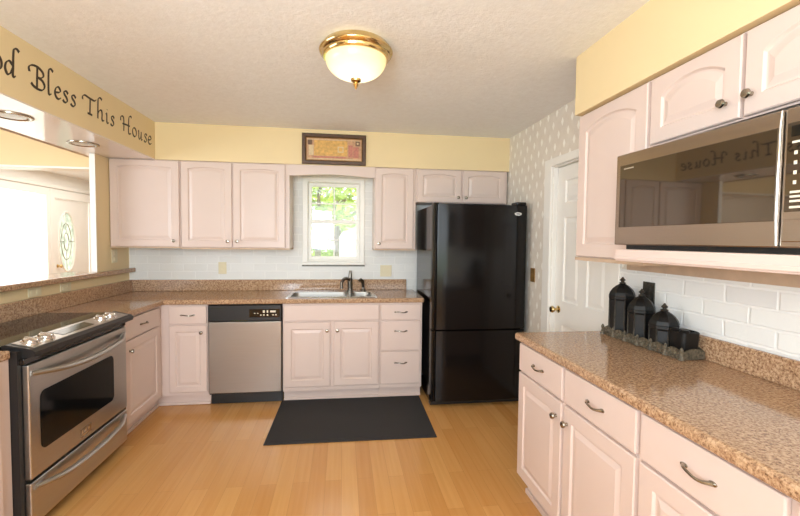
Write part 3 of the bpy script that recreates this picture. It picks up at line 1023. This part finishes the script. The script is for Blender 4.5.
# recessed lights in the left soffit
for i, (x, y, lab) in enumerate(((-1.872, -1.60, 'round recessed soffit light nearest the camera on the left'), (-1.895, -0.90, 'round recessed soffit light nearer the back corner'))):
    t = thing('recessed_light', lab, 'lamp', (x, y, 2.119), 'recessed lights under the left soffit')
    MB().lathe([(0.098, 2.119), (0.097, 2.113), (0.080, 2.109), (0.072, 2.112), (0.068, 2.118)], (x, y, 0), 2, 32).build('trim_ring', M['nickel'], t, True)
    MB().lathe([(0.069, 2.1175), (0.065, 2.113), (0.03, 2.111), (0.002, 2.1105)], (x, y, 0), 2, 28).build('lens', M['recess'], t, True)

# ------------------------------------------------------------------ lettering on the left soffit
def ell(cx, cy, rx, ry, a0=90, n=24):
    return [(cx + rx * math.cos(R(a0 + 360 * i / n)), cy + ry * math.sin(R(a0 + 360 * i / n))) for i in range(n + 1)]


GL = {
    'G': [[(.78, .85), (.6, 1.0), (.3, .9), (.08, .5), (.15, .12), (.42, -.02), (.7, .1), (.72, .42)], [(.48, .42), (.9, .44)]],
    'o': [ell(.26, .3, .22, .3)],
    'd': [[(.50, .50), (.30, .60), (.10, .45), (.04, .2), (.16, 0), (.34, .08), (.50, .35)], [(.95, 1.22), (.80, 1.30), (.62, 1.22), (.56, .9), (.53, .4), (.50, .06), (.58, 0), (.68, .08)]],
    'B': [[(.50, .98), (.47, .5), (.45, .05)], [(.02, .62), (.0, .82), (.18, .98), (.5, 1.03), (.80, .92), (.86, .74), (.70, .58), (.47, .52)], [(.47, .54), (.78, .48), (.92, .27), (.78, .04), (.5, -.02), (.22, .04), (.10, .14)]],
    'l': [[(.62, 1.22), (.42, 1.30), (.24, 1.2), (.18, .8), (.16, .12), (.24, 0), (.42, .08)]],
    'e': [[(.08, .27), (.34, .34), (.45, .46), (.34, .6), (.16, .52), (.05, .26), (.14, .04), (.32, 0), (.5, .12)]],
    's': [[(.46, .50), (.32, .6), (.16, .54), (.16, .40), (.32, .28), (.38, .14), (.28, .01), (.12, 0), (.02, .08)]],
    'T': [[(.0, .66), (.02, .84), (.16, .96), (.45, .93), (.78, .93), (.92, 1.06)], [(.50, .93), (.48, .5), (.46, .04)], [(.30, .02), (.62, .02)]],
    'h': [[(.52, 1.24), (.36, 1.30), (.20, 1.18), (.16, .8), (.13, 0)], [(.14, .28), (.3, .54), (.46, .56), (.50, .36), (.48, .08), (.56, 0), (.68, .07)]],
    'i': [[(.05, .50), (.16, .57), (.19, .4), (.18, .08), (.28, 0), (.42, .08)], [(.22, .80), (.25, .84)]],
    'H': [[(.0, .62), (.02, .86), (.16, .96), (.26, .86), (.27, .4), (.25, .02)], [(.98, 1.20), (.84, 1.24), (.72, 1.05), (.68, .5), (.67, .08), (.76, 0), (.90, .08)], [(.14, .47), (.5, .52), (.80, .54)]],
    'u': [[(.03, .50), (.13, .57), (.16, .4), (.15, .14), (.24, 0), (.40, .1), (.50, .36)], [(.53, .58), (.51, .12), (.58, 0), (.72, .08)]],
}


def smooth_path(pts, k=6):
    if len(pts) < 3:
        return [tuple(pts[0][j] + (pts[1][j] - pts[0][j]) * i / k for j in range(2)) for i in range(k + 1)]
    out = []
    P_ = [pts[0]] + list(pts) + [pts[-1]]
    for i in range(1, len(P_) - 2):
        p0, p1, p2, p3 = P_[i - 1:i + 3]
        for s in range(k):
            q = s / k
            out.append(tuple(0.5 * ((2 * p1[j]) + (-p0[j] + p2[j]) * q + (2 * p0[j] - 5 * p1[j] + 4 * p2[j] - p3[j]) * q * q + (-p0[j] + 3 * p1[j] - 3 * p2[j] + p3[j]) * q ** 3) for j in range(2)))
    out.append(pts[-1])
    return out


def letter(ch, y0, y1, base, cap, parent):
    """broad-nib strokes of one letter between y0 and y1 on the soffit face"""
    st = [smooth_path(p) for p in GL[ch]]
    xs = [p[0] for q in st for p in q]
    x0, x1 = min(xs), max(xs)
    sc = (y1 - y0) / (x1 - x0 + 0.10)
    b = MB(FL(-1.64))
    na = R(38)
    hx, hy = 0.062 * cap * math.cos(na) * 0.95, 0.062 * cap * math.sin(na)
    for k, q in enumerate(st):
        pp = [(y0 + (p[0] - x0 + 0.05) * sc, base + p[1] * cap) for p in q]
        ww = 0.0004 + 0.00025 * k
        # nib swept along the path plus a thin round pen so hairlines keep a body
        th = 0.0028
        L1, L2 = [], []
        for i, (u, v) in enumerate(pp):
            a, c_ = pp[max(i - 1, 0)], pp[min(i + 1, len(pp) - 1)]
            tx, ty = c_[0] - a[0], c_[1] - a[1]
            ln_ = math.hypot(tx, ty) or 1
            nx, ny = -ty / ln_, tx / ln_
            hw = abs(nx * hx + ny * hy) + th
            L1.append((u + nx * hw, v + ny * hw))
            L2.append((u - nx * hw, v - ny * hw))
        v1 = [b.V((u, v, ww)) for u, v in L1]
        v2 = [b.V((u, v, ww)) for u, v in L2]
        for i in range(len(pp) - 1):
            b.bm.faces.new((v1[i], v2[i], v2[i + 1], v1[i + 1]))
    o = b.build('letter', M['ink'], parent)
    return o


LT = [('G', -2.19, -2.06), ('o', -2.046, -1.981), ('d', -1.971, -1.868), ('B', -1.815, -1.689), ('l', -1.668, -1.618), ('e', -1.617, -1.553), ('s', -1.549, -1.490), ('s', -1.478, -1.416),
      ('T', -1.362, -1.196), ('h', -1.197, -1.108), ('i', -1.102, -1.050), ('s', -1.040, -0.980), ('H', -0.906, -0.725), ('o', -0.729, -0.655), ('u', -0.641, -0.553), ('s', -0.538, -0.474), ('e', -0.466, -0.390)]
t = thing('wall_lettering', 'dark brown calligraphic wall lettering on the yellow left soffit', 'lettering', (-1.64, -1.2, 2.236))
for ch, a, b_ in LT:
    letter(ch, a, b_, 2.232, 0.112, t)

# ------------------------------------------------------------------ framed print over the window
t = thing('framed_print', 'small wide framed print in dark wood above the kitchen window', 'picture', (-0.08, -0.33, 2.27))
F = FB(-0.329)
px0, px1, pz0, pz1 = -0.375, 0.213, 2.126, 2.409
b = MB(F)
b.ring4(px0, pz0, px1, pz1, 0.036, 0, 0.020, 0.006)
b.build('frame', M['frame_wood'], t)
b = MB(F)
i0 = 0.034
b.ring4(px0 + 0.0362, pz0 + 0.0362, px1 - 0.0362, pz1 - 0.0362, 0.006, 0.003, 0.013, 0.002)
b.build('gilt_edge', M['gilt'], t)
pr_ = MB(F).box((px0 + 0.036, pz0 + 0.036, 0.002), (px1 - 0.036, pz1 - 0.036, 0.006)).build('print', M['print_mat'], t)
for q, (a, c_, d_, e_, mm) in enumerate(((0.048, 0.050, 0.535, 0.057, 'print_border'), (0.048, 0.226, 0.535, 0.232, 'print_border'), (0.062, 0.085, 0.105, 0.175, 'print_border'), (0.110, 0.082, 0.415, 0.222, 'print_gold'), (0.325, 0.115, 0.380, 0.170, 'print_border'), (0.335, 0.125, 0.370, 0.160, 'print_gold'),
                            (0.425, 0.075, 0.465, 0.185, 'print_rose'), (0.470, 0.070, 0.520, 0.170, 'print_rose'), (0.052, 0.180, 0.092, 0.224, 'print_dark'), (0.490, 0.180, 0.530, 0.224, 'print_dark'), (0.502, 0.194, 0.518, 0.212, 'print_border'), (0.100, 0.063, 0.400, 0.076, 'print_rose'))):
    MB(F).box((px0 + a, pz0 + c_, 0.0055), (px0 + d_, pz0 + e_, 0.0063 + 0.0003 * q)).build('print_patch', M[mm], pr_)

# ------------------------------------------------------------------ outlets and switches
def plate(F, u, v, w_, h, label, mat, slots, depth=0.006, cat='outlet', name='outlet_plate'):
    p = F @ Vector((u, v, 0))
    t = thing(name, label, cat, p)
    MB(F).box((u - w_ / 2, v - h / 2, 0), (u + w_ / 2, v + h / 2, depth), 0.002, 2).build('plate', mat, t)
    for du, dv, sw, sh in slots:
        MB(F).box((u + du - sw / 2, v + dv - sh / 2, depth - 0.001), (u + du + sw / 2, v + dv + sh / 2, depth + 0.0025), 0.001).build('socket' if cat == 'outlet' else 'toggle', mat, t)
    return t


duplex = [(0, 0.026, 0.03, 0.028), (0, -0.026, 0.03, 0.028)]
plate(FB(0), -1.171, 1.14, 0.075, 0.118, 'ivory wall outlet on the brick between corner and window', M['ivory'], duplex)
plate(FB(0), 0.447, 1.112, 0.118, 0.118, 'wide ivory double switch plate on the brick right of the faucet', M['ivory'], [(-0.027, 0, 0.012, 0.026), (0.027, 0, 0.012, 0.026)], cat='switch', name='switch_plate')
plate(FL(XL), -0.262, 1.263, 0.09, 0.118, 'ivory wall plate on the yellow return wall below the corner cabinet', M['ivory'], duplex)
plate(FL(XL), -1.24, 1.064, 0.118, 0.062, 'ivory outlet under the bar ledge farther from the corner', M['ivory'], [(-0.026, 0, 0.028, 0.03), (0.026, 0, 0.028, 0.03)])
plate(FL(XL), -0.93, 1.062, 0.118, 0.062, 'ivory outlet under the bar ledge closer to the corner', M['ivory'], [(-0.026, 0, 0.028, 0.03), (0.026, 0, 0.028, 0.03)])
plate(FR(XR), 0.90, 1.145, 0.08, 0.12, 'brass switch plate on the wallpaper left of the door', M['gilt'], [(0, 0, 0.012, 0.026)], cat='switch', name='switch_plate')
plate(FR(XR - 0.012), 2.285, 1.165, 0.085, 0.12, 'dark pewter outlet plate on the brick behind the canisters', M['pewter'], duplex)

# ------------------------------------------------------------------ floor mat
t = MB(frame((0.082, -0.965, 0), (math.cos(R(-1)), math.sin(R(-1)), 0), (-math.sin(R(-1)), math.cos(R(-1)), 0), (0, 0, 1)))
t.box((-0.613, -0.412, 0.0005), (0.613, 0.392, 0.008), 0.003)
t.box((-0.575, -0.375, 0.006), (0.575, 0.355, 0.0095), 0.001)
tag(t.build('floor_mat', M['mat']), 'charcoal rectangular mat on the wood floor before the sink cabinet', 'mat')

# ------------------------------------------------------------------ lantern canisters on their tray
t = thing('decorative_tray', 'ornate weathered pewter tray holding the black lantern canisters', 'tray', (1.53, -2.38, Z1))
FT = frame((1.524, -2.402, Z1), (0.036, -0.9993, 0), (-0.9993, -0.036, 0), (0, 0, 1))   # u along the tray towards the camera, v into the room
hl, hd = 0.264, 0.058
MB(FT).box((-hl, -hd, 0.001), (hl, hd, 0.010), 0.003).build('base', M['tray'], t)


def scallop(mb, along, n, length, off, axis):
    """a pierced scalloped gallery along one side"""
    poly = []
    for i in range(n * 8 + 1):
        s = i / (n * 8)
        ph = (s * n) % 1.0
        poly.append((-length + 2 * length * s, 0.034 + 0.018 * abs(math.sin(math.pi * s * n)) + 0.005 * math.sin(2 * math.pi * s * n * 4)))
    th = 0.006
    for (w0) in (off,):
        def q(a, z, w_):
            return (a, w_, z) if axis == 0 else (w_, a, z)
        mb.rings([[q(a, 0.006, w0) for a, z in poly], [q(a, z, w0) for a, z in poly], [q(a, z, w0 + th) for a, z in poly], [q(a, 0.006, w0 + th) for a, z in poly], [q(a, 0.006, w0) for a, z in poly]], False, False, False)


random.seed(5)
g = MB(FT)
scallop(g, 0, 6, hl, hd - 0.002, 0)
scallop(g, 0, 6, hl, -hd - 0.004, 0)
scallop(g, 1, 1, hd, -hl - 0.004, 1)
scallop(g, 1, 1, hd, hl - 0.002, 1)
for i in range(38):        # leaf-like relief
    u = -hl + 2 * hl * (i + 0.5) / 38
    g.lathe([(0.001, -0.004), (0.009, -0.001), (0.006, 0.005), (0.001, 0.007)], (u, hd + 0.003, 0.014 + 0.018 * random.random()), 1, 7, (1.2, 0.8))
for i in range(7):
    g.lathe([(0.014, 0.004), (0.010, 0.014), (0.006, 0.03), (0.009, 0.045), (0.003, 0.058)], (-hl + 2 * hl * i / 6, hd + 0.002, 0), 2, 8)
g.build('gallery_rim', M['tray'], t)

def canister(u, v, r, h_sh, h_top, label):
    c = FT @ Vector((u, v, 0))
    z0 = Z1 + 0.0105
    t = thing('lantern_canister', label, 'canister', (c.x, c.y, z0), 'lantern canisters on the tray')
    b = MB()
    b.lathe([(r * 0.9, z0), (r * 0.96, z0 + 0.006), (r * 0.92, z0 + 0.02), (r * 0.92, h_sh - 0.02), (r, h_sh - 0.010), (r, h_sh)], (c.x, c.y, 0), 2, 8, phase=0.5)
    body = b.build('body', M['lantern'], t)
    p = MB()
    for i in range(8):
        a = 2 * math.pi * (i + 0.5) / 8
        x, y = c.x + r * 0.935 * math.cos(a), c.y + r * 0.935 * math.sin(a)
        p.lathe([(0.0042, z0), (0.0036, h_sh - 0.006), (0.006, h_sh - 0.002), (0.003, h_sh + 0.002)], (x, y, 0), 2, 8)
    p.build('corner_posts', M['pewter'], body, True)
    H = h_top - h_sh
    b = MB().lathe([(r * 1.0, h_sh), (r * 1.01, h_sh + H * 0.06), (r * 0.93, h_sh + H * 0.22), (r * 0.74, h_sh + H * 0.40), (r * 0.50, h_sh + H * 0.54), (r * 0.28, h_sh + H * 0.62), (r * 0.20, h_sh + H * 0.66)], (c.x, c.y, 0), 2, 8, phase=0.5)
    lid = b.build('lid', M['lantern'], t)
    MB().lathe([(r * 0.24, h_sh + H * 0.66), (r * 0.26, h_sh + H * 0.70), (r * 0.12, h_sh + H * 0.74), (r * 0.13, h_sh + H * 0.78), (r * 0.24, h_sh + H * 0.84), (r * 0.13, h_sh + H * 0.91), (r * 0.04, h_top)], (c.x, c.y, 0), 2, 12).build('finial', M['pewter'], lid, True)


canister(-0.193, 0.0, 0.066, 1.140, 1.246, 'tallest black lantern canister at the far end of the tray')
canister(-0.050, 0.0, 0.0645, 1.090, 1.198, 'middle-height black lantern canister, second from the far end of the tray')
canister(0.098, 0.0, 0.0665, 1.040, 1.146, 'shortest domed black lantern canister, beside the square votive holder')
c = FT @ Vector((0.213, 0.0, 0))
z0 = Z1 + 0.0105
t = thing('votive_holder', 'low square black votive holder without lid at the near tray end', 'candle holder', (c.x, c.y, z0))
FV = frame((c.x, c.y, 0), (0.036, -0.9993, 0), (-0.9993, -0.036, 0), (0, 0, 1))
rr = 0.044


def sq(s, z):
    return [(x, y, z) for x, y, _ in rrect(-s, s, -s, s, s * 0.35, 0, 4)]


bd = MB(FV).rings([sq(rr * 0.8, z0), sq(rr * 0.92, z0 + 0.02), sq(rr, z0 + 0.080), sq(rr * 1.03, z0 + 0.108), sq(rr * 0.9, z0 + 0.112), sq(rr * 0.85, z0 + 0.03)]).build('body', M['lantern'], t, True)
for s in (-1, 1):
    MB(FV).lathe([(0.002, z0 + 0.100), (0.018, z0 + 0.102), (0.021, z0 + 0.114), (0.016, z0 + 0.121), (0.002, z0 + 0.122)], (s * 0.027, 0.024, 0), 2, 12).build('lug', M['lantern'], bd, True)

# ------------------------------------------------------------------ entry: front door with oval glass, side window
dr = sgroup('door_2')
F = FL(-4.6)
b = MB(F)
b.ring4(2.99, 0.002, 4.15, 2.19, (0.11, 0.0005, 0.12, 0.14), 0.0005, 0.03)
b.build('door_frame', M['white'], dr)
# leaf with an oval hole
cx, cz, ex, ez = 3.43, 1.345, 0.205, 0.49
n = 48
ov = [(cx + ex * math.cos(2 * math.pi * i / n), cz + ez * math.sin(2 * math.pi * i / n)) for i in range(n)]
lu0, lu1, lv0, lv1 = 3.10, 4.03, 0.01, 2.05


def to_rect(i):
    a = 2 * math.pi * i / n
    c_, s_ = math.cos(a), math.sin(a)
    k = 1e9
    if abs(c_) > 1e-9:
        k = min(k, ((lu1 - cx) / c_) if c_ > 0 else ((lu0 - cx) / c_))
    if abs(s_) > 1e-9:
        k = min(k, ((lv1 - cz) / s_) if s_ > 0 else ((lv0 - cz) / s_))
    return (cx + c_ * k, cz + s_ * k)


rc = [to_rect(i) for i in range(n)]
# pull the nearest ray to each corner exactly onto it
for corner in ((lu0, lv0), (lu1, lv0), (lu1, lv1), (lu0, lv1)):
    j = min(range(n), key=lambda i: math.hypot(rc[i][0] - corner[0], rc[i][1] - corner[1]))
    rc[j] = corner
lf = MB(F).rings([[(x, y, -0.045) for x, y in ov], [(x, y, -0.045) for x, y in rc], [(x, y, -0.005) for x, y in rc], [(x, y, -0.005) for x, y in ov], [(x, y, -0.045) for x, y in ov]], False, False)
leaf = lf.build('door_leaf', M['white'], dr)
ring = MB(F)
rs = []
for k in range(9):
    a = 2 * math.pi * k / 8
    rs.append([(cx + (ex + 0.012 + 0.016 * math.cos(a)) * math.cos(2 * math.pi * i / n), cz + (ez + 0.012 + 0.016 * math.cos(a)) * math.sin(2 * math.pi * i / n), -0.004 + 0.014 * math.sin(a)) for i in range(n)])
ring.rings(rs, False, False)
ring.build('oval_molding', M['white'], leaf, True)
MB(F).prism(ov, -0.028, -0.022).build('oval_glass', M['leaded'], leaf)
ld_ = MB(F)
for q in (0.62, 0.3):
    ld_.tube([(cx + ex * q * math.cos(2 * math.pi * i / 32), cz + ez * q * math.sin(2 * math.pi * i / 32), -0.019) for i in range(33)], 0.006, 6)
for s in (-1, 1):
    ld_.tube([(cx + s * ex * 0.30, cz, -0.019), (cx + s * ex * 0.98, cz, -0.019)], 0.006, 6)
    ld_.tube([(cx, cz + s * ez * 0.3, -0.019), (cx, cz + s * ez * 0.98, -0.019)], 0.006, 6)
ld_.build('lead_came', M['nickel'], leaf)
MB(F).lathe([(0.03, -0.005), (0.03, 0.002), (0.012, 0.006), (0.012, 0.03), (0.027, 0.04), (0.03, 0.055), (0.02, 0.068), (0.003, 0.07)], (3.17, 0.95, 0), 2, 18).build('door_knob', M['brass'], leaf, True)

wn = sgroup('window_2')
b = MB(F)
b.ring4(1.86, 0.15, 2.985, 2.19, (0.11, 0.13, 0.085, 0.11), 0.0005, 0.03)
b.build('window_frame', M['white'], wn)
MB(F).box((1.951, 0.251, -0.03), (2.929, 2.099, -0.024)).build('pane', M['glass'], wn)
struct('trim_8', MB(F).box((1.60, 0, 0), (1.72, 2.19, 0.03), 0.006).box((-1.0, 2.2, 0), (5.1, 2.26, 0.035), 0.008), M['white'])
# cased opening between dining room and entry
struct('trim_9', MB().box((-4.5, 0.0, 2.065), (-2.01, 0.18, 2.0845), 0.003).box((-4.4995, 0.0, 0), (-4.48, 0.18, 2.064), 0.003), M['white'])

# ------------------------------------------------------------------ outdoors
struct('ground', MB().box((-60, -60, -0.6), (60, 90, -0.45)), M['lawn'])
struct('pavement', MB().box((-59, -30, -0.45), (-8, 89, -0.40)).box((-8, -4, -0.45), (-4.75, 9, -0.12)), M['drive'])
struct('driveway', MB().box((-7, 6.5, -0.45), (9, 13.0, -0.43)), M['drive'])


def leaves(cx, cy, cz, rx, ry, rz_, n, seed, size=0.16):
    rnd = random.Random(seed)
    b = MB()
    for _ in range(n):
        while True:
            x, y, z = (rnd.uniform(-1, 1) for _ in range(3))
            if 0.15 < x * x + y * y + z * z < 1:
                break
        p = Vector((cx + x * rx, cy + y * ry, cz + z * rz_))
        d = Vector((rnd.uniform(-1, 1), rnd.uniform(-1, 1), rnd.uniform(-0.6, 0.6))).normalized()
        e = d.cross(Vector((rnd.uniform(-1, 1), rnd.uniform(-1, 1), rnd.uniform(-1, 1)))).normalized()
        s = size * rnd.uniform(0.6, 1.2)
        v = [b.bm.verts.new(p + q) for q in (-d * s, e * s * 0.42, d * s, -e * s * 0.42)]
        b.bm.faces.new(v)
    return b


def tree(x, y, h, lean, limbs, crown, seed, label):
    t = thing('tree', label, 'tree', (x, y, -0.45), 'trees outside the kitchen window')
    b = MB()
    b.tube([(x, y, -0.5), (x + lean * 0.4, y, h * 0.4), (x + lean, y, h)], [0.11, 0.08, 0.03], 10)
    for (z0_, dx_, dy_, dz_) in limbs:
        f = z0_ / h
        sx_ = x + lean * f
        b.tube([(sx_, y, z0_), (sx_ + dx_ * 0.5, y + dy_ * 0.5, z0_ + dz_ * 0.6), (sx_ + dx_, y + dy_, z0_ + dz_)], [0.06, 0.04, 0.015], 8)
    b.build('trunk', M['bark'], t, True)
    fo = leaves(*crown, seed)
    o = fo.build('foliage', M['leaf'], t)
    return t


tree(-0.75, 8.2, 4.4, 0.1, [(1.5, 0.8, 0.2, 1.2), (1.9, -0.6, 0.2, 1.0)], (-0.75, 8.2, 2.75, 1.1, 1.0, 1.2, 620), 3, 'leafy tree outside whose trunk shows at the left of the window')
tree(-0.25, 11.0, 5.0, 0.15, [(1.5, 1.2, 0.2, 1.5), (1.2, -1.0, 0.2, 1.8), (2.2, 0.7, 0.3, 1.5)], (0.0, 11.0, 3.3, 1.7, 1.2, 1.6, 900), 8, 'branching tree outside seen through the middle of the window')
tree(3.2, 15.5, 6.0, -0.2, [(2.2, -1.5, 0.3, 1.8)], (2.9, 15.5, 4.3, 2.2, 1.8, 2.2, 900), 14, 'leafy tree outside farthest from the window, on its right')
t = thing('shrub', 'rounded green shrub outside at the left of the lower window sash', 'shrub', (-0.95, 14.0, -0.45))
leaves(-0.95, 14.0, 1.2, 0.8, 0.9, 1.2, 900, 21, 0.14).build('foliage', M['leaf'], t)
MB().tube([(-0.95, 14, -0.46), (-0.95, 14, 0.8)], [0.09, 0.04], 8).build('stem', M['bark'], t)
t = thing('house', 'pale sided house across the street outside the window', 'house', (3.0, 24, -0.45))
MB().box((-2.018, 22, -0.45), (10.0, 29, 2.3)).build('wall', M['siding'], t)
MB(frame((0, 21.6, 0), (1, 0, 0), (0, 1, 0), (0, 0, 1))).rings([[(-2.4, 0, 2.3), (10.4, 0, 2.3), (10.4, 7.8, 2.3), (-2.4, 7.8, 2.3)], [(-1.0, 3.9, 4.3), (9.0, 3.9, 4.3), (9.0, 3.91, 4.3), (-1.0, 3.91, 4.3)]]).build('roof', M['roofing'], t)
for x in (3.6, 6.6):
    MB(FB(22)).box((x, 0.6, 0), (x + 0.9, 1.6, 0.03)).build('window', M['dkglass'], t)
